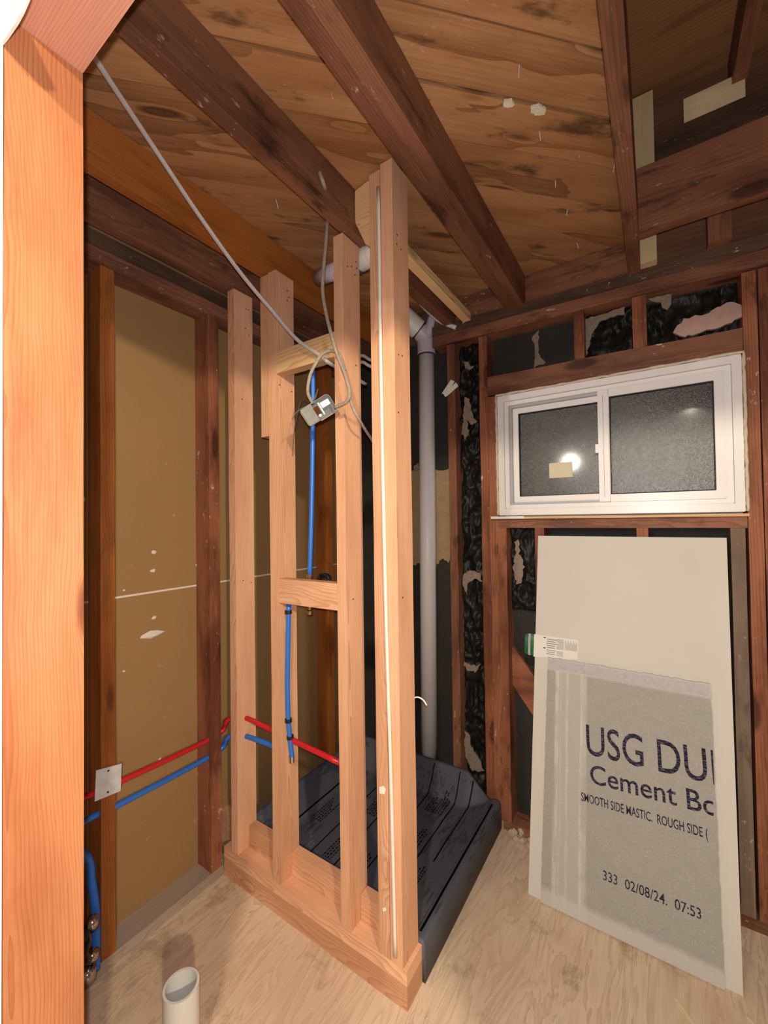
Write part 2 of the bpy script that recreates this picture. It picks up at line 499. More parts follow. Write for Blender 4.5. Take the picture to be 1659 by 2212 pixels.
# diagonal sheathing overhead; beyond joist the roof void rises
bm = bmesh.new(); W = .138
c45 = math.cos(PI / 4)
for k in range(-8, 24):
    gap = .003
    if k == 7: gap = .011
    dz = random.uniform(0, .003)
    bmbox(bm, (-3.2, k * W + gap, ZC + dz), (3.6, (k + 1) * W - .0005, ZC + .019 + dz))
R45 = Matrix.Rotation(PI / 4, 4, 'Z')
inv = (R45 @ Matrix.Translation((0, -.023, 0))).inverted()
for p, n in (((-1.56, 0, 0), (-1, 0, 0)), ((-.052, 0, 0), (1, 0, 0)), ((0, .2, 0), (0, -1, 0)), ((0, 1.885, 0), (0, 1, 0))):
    bmesh.ops.bisect_plane(bm, geom=bm.verts[:] + bm.edges[:] + bm.faces[:], plane_co=inv @ Vector(p), plane_no=inv.to_3x3() @ Vector(n), clear_outer=True)
    bmesh.ops.holes_fill(bm, edges=[e for e in bm.edges if e.is_boundary], sides=0)
ce = tag(link('ceiling', bm, SHEATH), kind='structure'); ce.matrix_world = R45 @ Matrix.Translation((0, -.023, 0))
slab('ceiling', (-1.62, -.085), (.2, 1.96), (2.56, 2.58), M['roof'])
o = board('ceiling', (-.054, 1.25), (.2, 2.0), (3.0, 3.02), 'X', wood('dim_roof_boards', '8d6440', '5a3a24', freq=80, con=.5, blotch=.6, stain=.5), kind='structure', bev=0)
bm = bmesh.new(); bmbox(bm, (-.06, 1.885, 2.336), (1.25, 1.90, 3.0)); bmbox(bm, (-1.56, 1.942, 2.3355), (-.06, 1.96, 2.56)); 
o = tag(link('wall_back_upper', bm, wood('old_brown_boards', '6b4a35', '452b1e', freq=70, con=.4, blotch=.5, stain=.4, knots=.6)), kind='structure'); o.name = 'trim_1'
bm = bmesh.new(); bmbox(bm, (-.075, .2, 2.49), (-.055, 1.885, 3.0)); o = tag(link('trim_2', bm, DARK), kind='structure')

# ------------------------------------------------------------------ near doorway
board('door_post', (-.816, -.7755), (.190, .288), (0, 2.142), 'Z', ORANGE, 'orange fir doorway post filling the left edge of the picture', 'post', bev=.003)
board('door_header', (-.816, .66), (.204, .288), (2.143, 2.232), 'X', PINKFIR, 'pinkish fir header beam lying across the top of the doorway post', 'beam', bev=.002)
board('door_post', (.62, .66), (.200, .288), (0, 2.142), 'Z', ORANGE, 'orange fir doorway post at the far right of the doorway, out of the picture', 'post', bev=.003)

prism('plaster_edge', [at(px, py, Y=.186) for px, py in ((-60, 100), (-2, 97), (10, 84), (33, 50), (46, 26), (58, -2), (75, -60), (-60, -60))], (0, 1, 0), .003, M['nwall'], parent=wf)

# ------------------------------------------------------------------ left wall framing
gl = 'old framing of the left wall'
board('bottom_plate', (-1.5485, XL), (.30, 1.018), (0.0005, .04), 'Y', GREYW, 'weathered grey bottom plate on the floor along the left wall', 'plate')
board('top_plate', (-1.5485, XL), (.30, 1.93), (2.222, 2.272), 'Y', OLD, 'lower top plate along the head of the left wall, dark with white dust', 'plate', wob=.004)
board('top_plate', (-1.5485, XL - .004), (.30, 1.93), (2.2735, 2.326), 'Y', SOOT, 'sooty upper top plate with pale crumbs, doubled over the left wall plate', 'plate', wob=.004)
board('wall_stud', (-1.5485, XL), (.588, .629), (.0405, 2.2215), 'Z', DORANGE, 'old amber stud of the left wall beside the doorway post, carrying the nail plate', 'stud')
board('wall_stud', (-1.5485, XL), (.966, 1.012), (.0405, 2.2215), 'Z', OLDR, 'old red-brown stud of the left wall just left of the new framing', 'stud')
board('wall_stud', (-1.5485, XL), (1.665, 1.705), (.12, 2.2215), 'Z', DORANGE, 'amber stud of the left wall seen behind the shower framing', 'stud')
board('wall_stud', (-1.5485, XL), (1.895, 1.932), (.12, 2.2215), 'Z', SOOT, 'dark corner stud where the left wall meets the window wall', 'stud')
board('block', (-1.5485, XL - .0), (1.07, 1.108), (.045, .19), 'X', NEW, 'short new blocking piece behind the left end of the new wall plates', 'block')

# ------------------------------------------------------------------ joists
def joist(x, label, mat, z=(ZJ, ZC - .001), y=(.30, 1.86), name='joist', **k):
    return board(name, x, y, z, 'Y', mat, label, 'joist', wob=.0012, **k)


joist((-1.447, -1.405), 'darkest ceiling joist, nearest the left wall', DARK)
joist((-1.240, -1.199), 'amber orange ceiling joist second from the left wall', DORANGE)
joist((-.833, -.793), 'red-brown ceiling joist from which the junction box cable hangs', DARK)
joist((-.541, -.503), 'left member of the doubled ceiling joist right of the corner post', DARK)
joist((-.502, -.463), 'right member of the doubled ceiling joist, dark on its right side', DARK)
joist((-.070, -.030), 'reddish ceiling joist running to the window wall right of the sheathing', DARK, z=(2.327, 2.489))
board('cleat', (-.745, -.707), (1.115, 1.83), (2.327, 2.362), 'Y', NEWPINE, 'pale new cleat running back overhead from the corner post to the window wall', 'cleat', tilt=None)
joist((.245, .285), 'dark high rafter at the top right corner of the picture', DARK, z=(2.86, 2.999), y=(.30, 1.884))

# right-hand raised bay
board('cross_beam', (-.0295, 1.23), (1.60, 1.64), (2.337, 2.554), 'X', DARK, 'wide dark cross beam butting into the reddish joist at upper right', 'beam', wob=.004)
board('ledger', (.026, 1.23), (1.80, 1.84), (2.690, 2.792), 'X', SOOT, 'brown ledger board above the wide cross beam at upper right', 'beam')
board('upright_block', (-.045, .022), (1.80, 1.84), (2.336, 2.968), 'Z', TAN, 'pale tan upright strip passing behind the wide cross beam', 'block')
board('plywood_scrap', (.112, .279), (1.81, 1.83), (2.793, 2.887), 'X', TAN, 'pale plank scrap with a nail hole on the ledger at upper right', 'scrap')
board('post_stub', (.170, .233), (1.80, 1.86), (2.337, 2.60), 'Z', DARK, 'dark short post standing under the wide cross beam at upper right', 'post')
board('rim_board', (-.915, -.046), (1.862, 1.90), (2.337, 2.469), 'X', DARK, 'rim board along the head of the window wall between the joists', 'beam')

# ------------------------------------------------------------------ window wall framing
board('bottom_plate', (-.60, 1.2), (YW, YW + .089), (.0005, .04), 'X', OLD, 'bottom plate of the window wall under the leaning boards', 'plate')
board('top_plate', (-.915, 1.2), (YW - .003, YW + .089), (2.238, 2.288), 'X', OLD, 'lower top plate along the window wall, red-brown and dusty', 'plate', wob=.004, tilt=(.015, 'Y'))
board('top_plate', (-.915, 1.2), (YW - .006, YW + .085), (2.2875, 2.336), 'X', SOOT, 'greyish upper top plate of the window wall', 'plate', wob=.004, tilt=(.015, 'Y'))
def wstud(x, z, mat, label, name='wall_stud', cat='stud', y=(YW, YW + .0885)):
    return board(name, x, y, z, 'Z', mat, label, cat, wob=.002)
wstud((-.839, -.799), (.04, 2.247), OLD, 'narrow old stud of the window wall right of the grey drain pipe')
wstud((-.677, -.638), (.0405, 2.245), OLDR, 'tall king stud left of the window, reaching the top plate')
wstud((-.6375, -.6015), (.0405, 1.954), OLDR, 'trimmer stud beside the left jamb of the window')
wstud((-.601, -.563), (.0405, 1.352), OLDR, 'short trimmer under the left end of the window sill')
wstud((-.440, -.402), (.0405, 1.352), OLDR, 'cripple stud under the sill at the left edge of the leaning white board', 'cripple_stud')
wstud((-.064, -.026), (.0405, 1.352), OLDR, 'cripple stud under the sill hidden mostly by the white board', 'cripple_stud')
wstud((.213, .252), (.0405, 1.352), wood('grey_brown_stud', '857261', '5c4a3d', freq=180, con=.4, blotch=.6, specks=.5, stain=.5), 'greyish trimmer under the right end of the window sill')
wstud((.2605, .2985), (.0405, 2.225), OLDR, 'king stud right of the window')
wstud((.302, .345), (.0405, 2.225), OLDR, 'outermost red-brown stud at the right edge of the picture')
wstud((.70, .74), (.0405, 2.22), OLD, 'old stud of the window wall further right, out of the picture')
board('window_header', (-.637, .259), (YW - .003, YW + .088), (1.956, 2.042), 'X', OLD, 'rough header beam resting over the window', 'beam', wob=.003, tilt=(.012, 'Y'))
board('window_sill_plate', (-.600, .258), (YW - .002, YW + .088), (1.3525, 1.392), 'X', OLD, 'rough wooden sill plate under the window', 'plate', wob=.002)
wstud((-.268, -.230), (2.046, 2.243), OLDR, 'left short cripple between header and top plate', 'cripple_stud')
wstud((-.060, -.015), (2.042, 2.24), OLDR, 'right short cripple between header and top plate', 'cripple_stud')
# let-in brace
a = Vector((-.60, 1.90, .775)); b = Vector((-.10, 1.90, .10)); u = (b - a).normalized(); s = Vector((-u.z, 0, u.x)) * .055
prism('diagonal_brace', [a + s, b + s, b - s, a - s], (0, 1, 0), .02, OLDR, 'orange-brown diagonal brace behind the left edge of the white board', 'brace')


def crumple(name, x, z, y, amp, mat, label, cat='building paper', seed=0):
    nx, nz = max(6, int((x[1] - x[0]) / .006)), max(8, int((z[1] - z[0]) / .008)); bm = bmesh.new(); g = []
    for i in range(nx + 1):
        for j in range(nz + 1):
            px, pz = x[0] + (x[1] - x[0]) * i / nx, z[0] + (z[1] - z[0]) * j / nz
            q = Vector((px * 14 + seed, 0, pz * 9))
            f = abs(mnoise.noise(q)) * 1.0 + abs(mnoise.noise(q * 2.3 + Vector((3, 1, 2)))) * .6 + abs(mnoise.noise(q * 5.1)) * .25
            g.append(bm.verts.new((px, y - amp * (1.1 - f), pz)))
    for i in range(nx):
        for j in range(nz):
            k = i * (nz + 1) + j; bm.faces.new((g[k], g[k + 1], g[k + nz + 2], g[k + nz + 1]))
    bmesh.ops.solidify(bm, geom=bm.faces[:], thickness=.001)
    return tag(link(name, bm, mat, smooth=True), label, cat)


crumple('crumpled_felt', (-.797, -.679), (.05, 2.243), 1.938, .045, M['felt'], 'crumpled black building paper in the tall narrow bay left of the window', seed=1)
crumple('crumpled_felt', (-.561, -.442), (.98, 1.350), 1.938, .04, M['felt'], 'crumpled black paper pocket under the left end of the sill', seed=5)
crumple('crumpled_felt', (-.228, -.062), (2.046, 2.240), 1.938, .035, M['felt'], 'crumpled black paper in the short bay between the two cripples over the window', seed=9)
crumple('crumpled_felt', (-.013, .258), (2.046, 2.225), 1.938, .03, M['felt'], 'black paper behind the pinkish plaster chunk at upper right', seed=12)
crumple('crumpled_felt', (-1.32, -1.17), (.2, 2.2), 1.938, .04, M['felt'], 'black paper hanging behind the shower framing near the far corner', seed=15)


def scrap(pix, y, th, label, name='torn_scrap', cat='scrap', mat=None, jag=.005, n=(0, 1, 0)):
    return prism(name, [at(px, py, Y=y) for px, py in pix], n, th, mat or M['scrap'], label, cat, jag=jag)


scrap([(1262, 690), (1350, 662), (1352, 676), (1300, 690), (1278, 722), (1266, 770), (1262, 745)], 1.895, .008, 'ragged cream plaster remnant at the top left of the middle bay over the window')
scrap([(1455, 716), (1478, 688), (1530, 675), (1575, 650), (1600, 655), (1607, 680), (1570, 700), (1500, 722), (1470, 728)], 1.862, .013, 'pinkish plaster chunk lying on the window header at upper right', 'plaster_chunk', 'plaster', M['pinkpl'])
scrap([(1400, 645), (1450, 635), (1452, 655), (1440, 668), (1425, 655)], 1.875, .006, 'small brown torn scrap hanging under the top plate at upper right')
scrap([(1150, 725), (1162, 715), (1164, 760), (1178, 785), (1152, 795), (1155, 765)], 1.93, .004, 'narrow torn paper strip in the left bay over the window')
scrap([(1003, 780), (1010, 782), (1016, 792), (1026, 790), (1014, 800), (1006, 794)], 1.885, .004, 'tiny pale torn tuft near the top of the tall narrow bay')
scrap([(1005, 858), (1012, 862), (1020, 890), (1030, 912), (1018, 918), (1008, 905), (1012, 940), (1004, 952), (998, 935), (1000, 905)], 1.885, .005, 'pale torn paper tatter in the tall narrow bay beside the window')
scrap([(1001, 1238), (1016, 1232), (1036, 1240), (1042, 1258), (1026, 1250), (1010, 1262), (1008, 1285), (1001, 1270)], 1.885, .006, 'cream torn curl at mid height of the tall narrow bay')
scrap([(1001, 1430), (1030, 1440), (1040, 1433), (1028, 1452), (1006, 1448)], 1.885, .005, 'pale torn strip lower in the tall narrow bay')
scrap([(1004, 1580), (1014, 1590), (1016, 1612), (1036, 1640), (1046, 1668), (1020, 1665), (1008, 1640), (1003, 1610)], 1.885, .006, 'ragged cream tatter at the foot of the tall narrow bay')
scrap([(1112, 1170), (1120, 1166), (1122, 1195), (1132, 1225), (1128, 1262), (1116, 1262), (1108, 1230), (1114, 1200)], 1.89, .005, 'torn grey tatter beside the left trimmer under the sill')
for i, pix in enumerate([[(886, 1018), (978, 1014), (980, 1180), (970, 1215), (955, 1205), (940, 1225), (920, 1240), (905, 1215), (888, 1225), (872, 1228), (870, 1020)]]):
    o = scrap(pix, 1.933, .006, 'pale tan plaster patch with a ragged lower edge behind the drain pipe', 'plaster_patch', 'patch', plain('tan_plaster', '9c8566', .9, .1, var=.25, nscale=25, bump=.6))
scrap([(893, 1005), (903, 1000), (906, 1012), (894, 1018)], 1.92, .01, 'tiny pale lump above the tan patch behind the corner post')
for pix, lb in (([(1088, 215), (1106, 212), (1112, 222), (1098, 228), (1086, 224)], 'small pale paper wad caught in the crack of the ceiling boards, left one'),
                ([(1146, 228), (1164, 222), (1180, 232), (1176, 243), (1158, 244), (1146, 238)], 'larger pale wad caught in the crack of the ceiling boards, right one')):
    prism('paper_wad', [at(px, py, Z=2.469) for px, py in pix], (0, 0, -1), .007, M['stick'], lb, 'scrap', jag=.001)
for px, py, l_ in ((1122, 140, .030), (1165, 283, .026), (1200, 390, .018), (1226, 452, .018), (1246, 525, .022), (1328, 352, .026), (596, 430, .03), (716, 200, .02), (1252, 335, .008)):
    p = at(px, py, Z=2.471)
    keep(link('nail', tube_bm([p, p - Vector((random.uniform(-.006, .006), random.uniform(-.006, .006), l_))], .0013, 6), M['galv']), ce)
# white paper tag on the narrow stud
c = at(972, 838, Y=1.838)
t_ = empty('paper_tag', c, 'white folded paper tag stuck on the narrow old stud', 'tag')
for pp in ([(954, 850), (974, 820), (982, 824), (963, 852)], [(957, 850), (985, 826), (990, 834), (972, 850), (962, 858)]):
    prism('tag_leaf', [at(px, py, Y=1.838 - (.004 if pp[1][0] == 985 else 0)) for px, py in pp], (0, 1, 0), .0015, M['paper'], parent=t_)
# rubble at the floor by the king stud
bm = bmesh.new()
for k in range(40):
    p = Vector((random.uniform(-.56, -.42), random.uniform(1.80, 1.90), .042 if random.random() < .0 else random.uniform(.003, .03)))
    r = random.uniform(.006, .02); q = bmesh.ops.create_icosphere(bm, subdivisions=1, radius=r)
    for v in q['verts']: v.co = v.co * random.uniform(.7, 1.2) + p
tag(link('plaster_rubble', bm, M['dirt']), 'grey plaster rubble on the floor beside the shower pan corner', 'rubble', kind='stuff')

# ------------------------------------------------------------------ new shower wall (near framing)
board('wall_plate', (-1.455, -.617), (YP, YP + .089), (.0005, .070), 'X', NEW, 'lower new plate on the floor under the shower wall studs', 'plate', wob=.001)
board('wall_plate', (-1.455, -.617), (YP, YP + .089), (.0705, .113), 'X', NEW, 'upper new plate that the shower wall studs stand on', 'plate', wob=.001)
def nstud(x, z, label, mat=NEW, **k): return board('wall_stud', x, (YP, YP + .089), z, 'Z', mat, label, 'stud', **k)
nstud((-1.407, -1.369), (.1135, 2.316), 'new stud at the left end of the shower wall')
nstud((-1.171, -1.131), (.1135, 2.308), 'new stud with the blue pipe clamped to its side')
nstud((-1.2125, -1.1715), (1.708, 2.304), 'short upper stud doubled onto the left of the pipe stud')
nstud((-.857, -.819), (.1135, 2.318), 'new stud in the middle, behind the hanging junction box')
nstud((-.7125, -.6725), (.1135, 2.452), 'left half of the doubled corner post')
nstud((-.6705, -.6290), (.1135, 2.466), 'right half of the doubled corner post')
for xx, lb in (((-1.366, -1.174), 'low rear block between the end stud and the pipe stud'), ((-1.129, -.859), 'low rear block between the pipe stud and the middle stud'), ((-.817, -.714), 'low rear block between the middle stud and the corner post')):
    board('block', xx, (1.070, 1.107), (.114, .195), 'X', NEW, lb + ', standing on the plate', 'block')
board('block', (-1.130, -.858), (YP + .001, YP + .039), (1.107, 1.193), 'X', NEW, 'new cross block at mid height between the pipe stud and middle stud', 'block', tilt=(-.01, 'Y'))
board('block', (-1.130, -.858), (YP + .001, YP + .039), (1.928, 2.010), 'X', NEWPINE, 'pale grained cross block high between the pipe stud and middle stud', 'block', tilt=(0, 'Y'))
prism('gusset_block', [(-.792, 1.05, 2.462), (-.742, 1.05, 2.468), (-.7135, 1.05, 2.468), (-.7135, 1.05, 2.25), (-.752, 1.05, 2.272), (-.792, 1.05, 2.36)], (0, 1, 0), .04, NEWPINE, 'pale chamfered block wedged between the joist and the corner post top', 'block', bev=.003)
for o in list(SC.objects):
    if o.get('label') in ('new stud with the blue pipe clamped to its side', 'new stud at the left end of the shower wall', 'new stud in the middle, behind the hanging junction box', 'right half of the doubled corner post'):
        xr = o.matrix_world.translation.x + (o.dimensions.z / 2)
        for k in range(7):
            z_ = 2.27 - random.choice((.01, .03, .05, .09, .36, .55, 1.1)) - random.uniform(0, .03); y_ = YP + random.uniform(.015, .075)
            p = Vector((xr - .0004, y_, z_)); keep(link('nail_hole', tube_bm([p - Vector((.002, 0, 0)), p + Vector((.0012, 0, 0))], .0022, 7), M['black']), o)
lp = [o for o in SC.objects if o.get('label') == 'left half of the doubled corner post'][0]
for pix in ([(819, 1700), (828, 1698), (833, 1706), (830, 1716), (820, 1714)], [(826, 1962), (832, 1960), (834, 1967), (828, 1970)]):
    prism('paint_smear', [at(px, py, Y=YP - .0012) for px, py in pix], (0, 1, 0), .001, M['paper'], parent=lp)
# white cable in the groove of the corner post
tube('white_cable', [at(817, 404, Y=1.0145), at(823, 800, Y=1.0145), at(833, 1300, Y=1.0145), at(845, 1700, Y=1.0145), at(854, 2068, Y=1.0145)], .0055, M['wcable'], 'straight white cable running down the groove of the corner post', 'cable', flat=.8)
# small white curl of wire
tube('wire_curl', [at(892, 1508, Y=1.11), at(903, 1506, Y=1.11), at(914, 1512, Y=1.11), at(922, 1524, Y=1.11)], .0022, M['wcable'], 'thin white wire curl poking out right of the corner post', 'wire')

# ------------------------------------------------------------------ shower pan
PX0, PX1, PY0, PY1 = -1.400, -.608, 1.1095, 1.842
def panz(x, y):
    fl = .085
    def e(d, w, h): return h * max(0, 1 - d / w) ** 1.4
    z = fl + e(y - PY0, .10, .105) * (1 if x < -.75 else max(0, 1 - (x + .75) / .12))
    z = max(z, fl + e(PY1 - y, .085, .125 * min(1, max(0, (-.632 - x) / .13))), fl + e(x - PX0, .09, .115))
    d = PX1 - x
    if d < .036: z = max(z, .124)
    elif d < .15: z = max(z, fl + (.120 - fl) * (1 - (d - .036) / .114))
    if d < .018: z -= (.018 - math.sqrt(max(0, .018 ** 2 - (.018 - d) ** 2)))
    z += .002 * mnoise.noise(Vector((x * 9, y * 9, 0)))
    return z
bm = bmesh.new(); NX, NY = 150, 110; g = {}
for i in range(NX + 1):
    for j in range(NY + 1):
        x = PX0 + (PX1 - PX0) * (1 - (1 - i / NX) ** 1.15); y = PY0 + (PY1 - PY0) * j / NY
        g[i, j] = bm.verts.new((x, y, panz(x, y)))
for i in range(NX):
    for j in range(NY): bm.faces.new((g[i, j], g[i + 1, j], g[i + 1, j + 1], g[i, j + 1]))
edge = [(i, 0) for i in range(NX + 1)] + [(NX, j) for j in range(1, NY + 1)] + [(i, NY) for i in range(NX - 1, -1, -1)] + [(0, j) for j in range(NY - 1, 0, -1)]
low = [bm.verts.new((g[e].co.x, g[e].co.y, .001)) for e in edge]
for k in range(len(edge)):
    k2 = (k + 1) % len(edge); bm.faces.new((g[edge[k2]], g[edge[k]], low[k], low[k2]))
bm.faces.new(low)
pan = tag(link('shower_pan', bm, M['pan'], smooth=True), 'slate-blue black shower pan liner on the floor behind the new framing', 'shower pan')
def stripe(pts, wd, name='printed_stripe', mat=None):
    """thin raised printed line following the pan's surface"""
    bm = bmesh.new(); P = []
    pts = [Vector((p[0], p[1], 0)) for p in pts]
    for a, b in zip(pts, pts[1:]):
        n = max(2, int((b - a).length / .008))
        P += [a.lerp(b, k / n) for k in range(n)]
    P.append(pts[-1]); prev = None
    for i, p in enumerate(P):
        t = (P[min(i + 1, len(P) - 1)] - P[max(i - 1, 0)]).normalized(); s = Vector((-t.y, t.x, 0)) * wd / 2
        row = [bm.verts.new((q.x, q.y, panz(q.x, q.y) + .0015)) for q in (p + s, p - s)]
        if prev: bm.faces.new((prev[0], prev[1], row[1], row[0]))
        prev = row
    bmesh.ops.solidify(bm, geom=bm.faces[:], thickness=-.001)
    return link(name, bm, mat or M['line'], pan)
stripe([(-.634, 1.80), (-.634, 1.13)], .008); stripe([(-.735, 1.835), (-.735, 1.42)], .006)
stripe([(-.935, 1.835), (-.935, 1.115)], .005); stripe([(-.80, 1.835), (-.80, 1.3)], .005)
stripe([(-1.33, 1.25), (-1.33, 1.80)], .005); stripe([(-1.17, 1.14), (-1.17, 1.80)], .005); stripe([(-1.05, 1.14), (-1.05, 1.82)], .005)
rs = random.Random(3)
bm = bmesh.new()
for bx, by, rows in ((-.90, 1.40, 7), (-.90, 1.66, 7), (-.77, 1.25, 3), (-1.12, 1.5, 5), (-1.12, 1.22, 4), (-1.30, 1.35, 5), (-1.30, 1.6, 4), (-.98, 1.2, 3)):
    for r in range(rows):
        x = bx + r * .012; y = by
        L = rs.uniform(.07, .16); yy = y
        while yy < y + L and yy < 1.80:
            l = rs.uniform(.004, .014)
            vs = []
            for (ax, ay) in ((x, yy), (x + .006, yy), (x + .006, yy + l), (x, yy + l)): vs.append(bm.verts.new((ax, ay, panz(ax, ay) + .0012)))
            bm.faces.new(vs); yy += l + .005
tag(link('printing', bm, M['line'], pan), kind='stuff')
tag(prism('drywall_strip', [(-1.45, 1.12, .125), (-1.45, 1.83, .125), (-1.402, 1.83, .125), (-1.402, 1.12, .125)], (0, 0, -1), .012, TAN, 'thin pale wood strip along the left rim of the shower pan', 'strip'))

# ------------------------------------------------------------------ drain stack
px0, py0, rr = -1.000, 1.892, .049
st = empty('drain_pipe', (px0, py0, .10), 'tall grey drain pipe with elbow standing behind the shower framing', 'pipe')
def cyl(name, a, b, r, mat, parent, seg=32): return keep(link(name, tube_bm([Vector(a), Vector(b)], r, seg), mat, smooth=False), parent)
def shade(o):
    for p in o.data.polygons: p.use_smooth = len(p.vertices) == 4
    return o
RR = .0415; YPP = 1.8895
shade(cyl('pipe', (-.993, YPP, .10), (-.973, YPP, 2.245), RR, M['pvc'], st))
shade(cyl('joint_ring', (-.973, YPP, 2.236), (-.973, YPP, 2.244), RR + .0045, M['ring'], st))
keep(link('elbow', tube_bm(spline([(-.973, YPP, 2.244), (-.973, YPP, 2.295), (-.977, YPP - .008, 2.335), (-1.00, YPP - .035, 2.372), (-1.025, YPP - .07, 2.402)]), RR + .005, 32), M['pvcl'], smooth=True), st)
o = keep(link('joint_ring', tube_bm([Vector((-.993, YPP - .028, 2.362)), Vector((-.999, YPP - .034, 2.369))], RR + .0075, 32), M['ring']), st)
keep(link('hub', tube_bm([Vector((-1.001, YPP - .036, 2.371)), Vector((-1.06, YPP - .12, 2.44))], RR + .010, 32), M['pvcw'], smooth=False), st)
keep(link('branch', tube_bm(spline([(-.98, YPP - .02, 2.31), (-.945, YPP - .015, 2.36), (-.925, YPP - .01, 2.42)]), .028, 24), M['pvcl'], smooth=True), st)
# branch line under the joist with its open end
vl = empty('vent_pipe', at(683, 600, Y=1.2), 'short lavender-grey pipe with an open end up under the joists', 'pipe')
a, b = at(688, 600, Y=1.20), at(745, 578, Y=1.17)
bm = bmesh.new(); hollow(bm, a, b, .030, .026); o = keep(link('pipe', bm, M['pvcl'], smooth=False), vl)
for p in o.data.polygons: p.use_smooth = True
a2 = at(742, 579, Y=1.17); b2 = at(800, 553, Y=1.15)
keep(link('coupling', tube_bm([a2, a2.lerp(b2, .5), b2], .036, 32), M['pvcw'], smooth=False), vl)
keep(link('primer_band', tube_bm([at(772, 567, Y=1.16), at(780, 563, Y=1.158)], .037, 32), M['primer'], smooth=False), vl)
keep(link('elbow', tube_bm(spline([b2 - (b2 - a2) * .1, b2 + (b2 - a2) * .18, Vector((-.790, 1.19, 2.292)), Vector((-.793, 1.24, 2.290))]), .034, 24), M['pvcw'], smooth=True), vl)
# grey conduit near the elbow
tube('conduit', [at(908, 655, Y=1.80), at(945, 690, Y=1.81), at(985, 708, Y=1.83)], .011, M['galv'], 'thin grey conduit slanting from the drain elbow to the top plate', 'conduit')
tube('copper_pipe', [(-1.20, 1.84, .21), (-1.20, 1.84, 2.2)], .007, M['copper'], 'thin old copper pipe standing behind the corner post', 'pipe', sub=2)
tube('copper_pipe', [(-1.235, 1.85, .21), (-1.235, 1.85, 2.2)], .007, M['copper'], 'second thin copper pipe left of the first, near the far corner', 'pipe', sub=2)

# pipe stub in the near floor
c = (at(354, 2130, Z=.19) + at(429, 2130, Z=.19)) / 2
sb = empty('floor_pipe_stub', (c.x, c.y, 0), 'short white pipe stub standing up from the near floor', 'pipe')
bm = bmesh.new(); hollow(bm, (c.x, c.y, .001), (c.x, c.y, .193), .0435, .0375, 48)
o = keep(link('pipe_wall', bm, M['pvcw']), sb)
bm = bmesh.new(); bmbox(bm, (c.x - .024, c.y - .024, .002), (c.x + .024, c.y + .024, .01)); keep(link('inner_floor', bm, M['dirt']), sb)

# ------------------------------------------------------------------ PEX supply lines
rd = .0095
tube('red_supply_pipe', [at(170, 1727, X=-1.478), at(262, 1687, X=-1.478), at(465, 1590, X=-1.478), Vector((-1.452, 1.035, .600)), Vector((-1.41, 1.060, .612))] +
     [at(537, 1553, Y=1.062), at(610, 1588, Y=1.062), at(735, 1648, Y=1.062)], rd, M['red'], 'red water pipe running along the left wall and through the new studs', 'pipe', sub=6)
tube('blue_supply_pipe', [at(170, 1781, X=-1.478), at(215, 1757, X=-1.478), at(250, 1742, X=-1.478), at(465, 1627, X=-1.478), Vector((-1.452, 1.035, .530)), Vector((-1.41, 1.060, .541))] +
     [at(537, 1592, Y=1.062), at(590, 1612, Y=1.062), Vector((-1.145, 1.062, .535))], rd, M['blue'], 'blue water pipe running along the left wall just under the red one', 'pipe', sub=6)
# blue riser clamped to the pipe stud
rz = empty('blue_riser_pipe', at(628, 1638, X=-1.118), 'short blue riser pipe clamped to the side of the pipe stud', 'pipe')
pts = [at(624, 1305, X=-1.118), at(622, 1400, X=-1.118), at(621, 1480, X=-1.118), at(623, 1555, X=-1.118), at(628, 1610, X=-1.116), at(631, 1634, X=-1.114)]
keep(link('pipe', tube_bm(spline(pts), .0085, 12), M['blue'], smooth=True), rz)
for py in (1322, 1556, 1592):
    p = at(623 if py < 1590 else 627, py, X=-1.118); keep(link('clamp', tube_bm([p - Vector((0, 0, .006)), p + Vector((0, 0, .006))], .0125, 14), M['black'], smooth=False), rz)
p = at(630, 1640, X=-1.114); keep(link('crimp_fitting', tube_bm([p + Vector((0, 0, .012)), p - Vector((0, 0, .010))], .010, 14), M['chrome'], smooth=False), rz)
# long blue riser to the shower head
ls = empty('shower_riser_pipe', at(668, 1320, Y=1.085), 'long blue riser pipe behind the two cross blocks', 'pipe')
keep(link('pipe', tube_bm(spline([at(676, 760, Y=1.085), at(676, 900, Y=1.085), at(673, 1100, Y=1.085), at(669, 1245, Y=1.085)]), .0085, 12), M['blue'], smooth=True), ls)
for y0, y1, r in ((1240, 1250, .011), (1250, 1262, .009), (1308, 1316, .009), (1318, 1326, .011)):
    keep(link('brass_fitting', tube_bm([at(669, y0, Y=1.085), at(668, y1, Y=1.085)], r, 14), M['brass'], smooth=False), ls)
pp = at(668, 1265, Y=1.085)
keep(link('valve_stem', tube_bm([at(669, 1262, Y=1.085), at(668, 1312, Y=1.085)], .007, 12), M['brass'], smooth=False), ls)
# black cable clump on the cross block
c = at(700, 1250, Y=1.10); pts = []
for k in range(40):
    a = k * .55; pts.append(c + Vector((.030 * math.cos(a), .010 * math.sin(a * .9), .012 * math.sin(a) + .004 * math.sin(a * .37))))
tube('black_cord_bundle', pts, .0042, M['black'], 'small black cord bundle perched behind the mid-height cross block', 'cord', sub=3, seg=8)

# nail plate on the amber stud
npn = empty('nail_plate', at(233, 1690, X=-1.452), 'galvanized nail plate on the amber stud over the red pipe', 'nail plate')
q = [at(207, 1664, X=-1.455), at(262, 1649, X=-1.455), at(260, 1708, X=-1.455), at(204, 1731, X=-1.455)]
o = prism('plate', q, (1, 0, 0), .0025, M['galv'], parent=npn)
for px, py in ((234, 1665), (233, 1711)):
    p = at(px, py, X=-1.4522); keep(link('nail_hole', tube_bm([p, p + Vector((.001, 0, 0))], .003, 10), M['black']), npn)
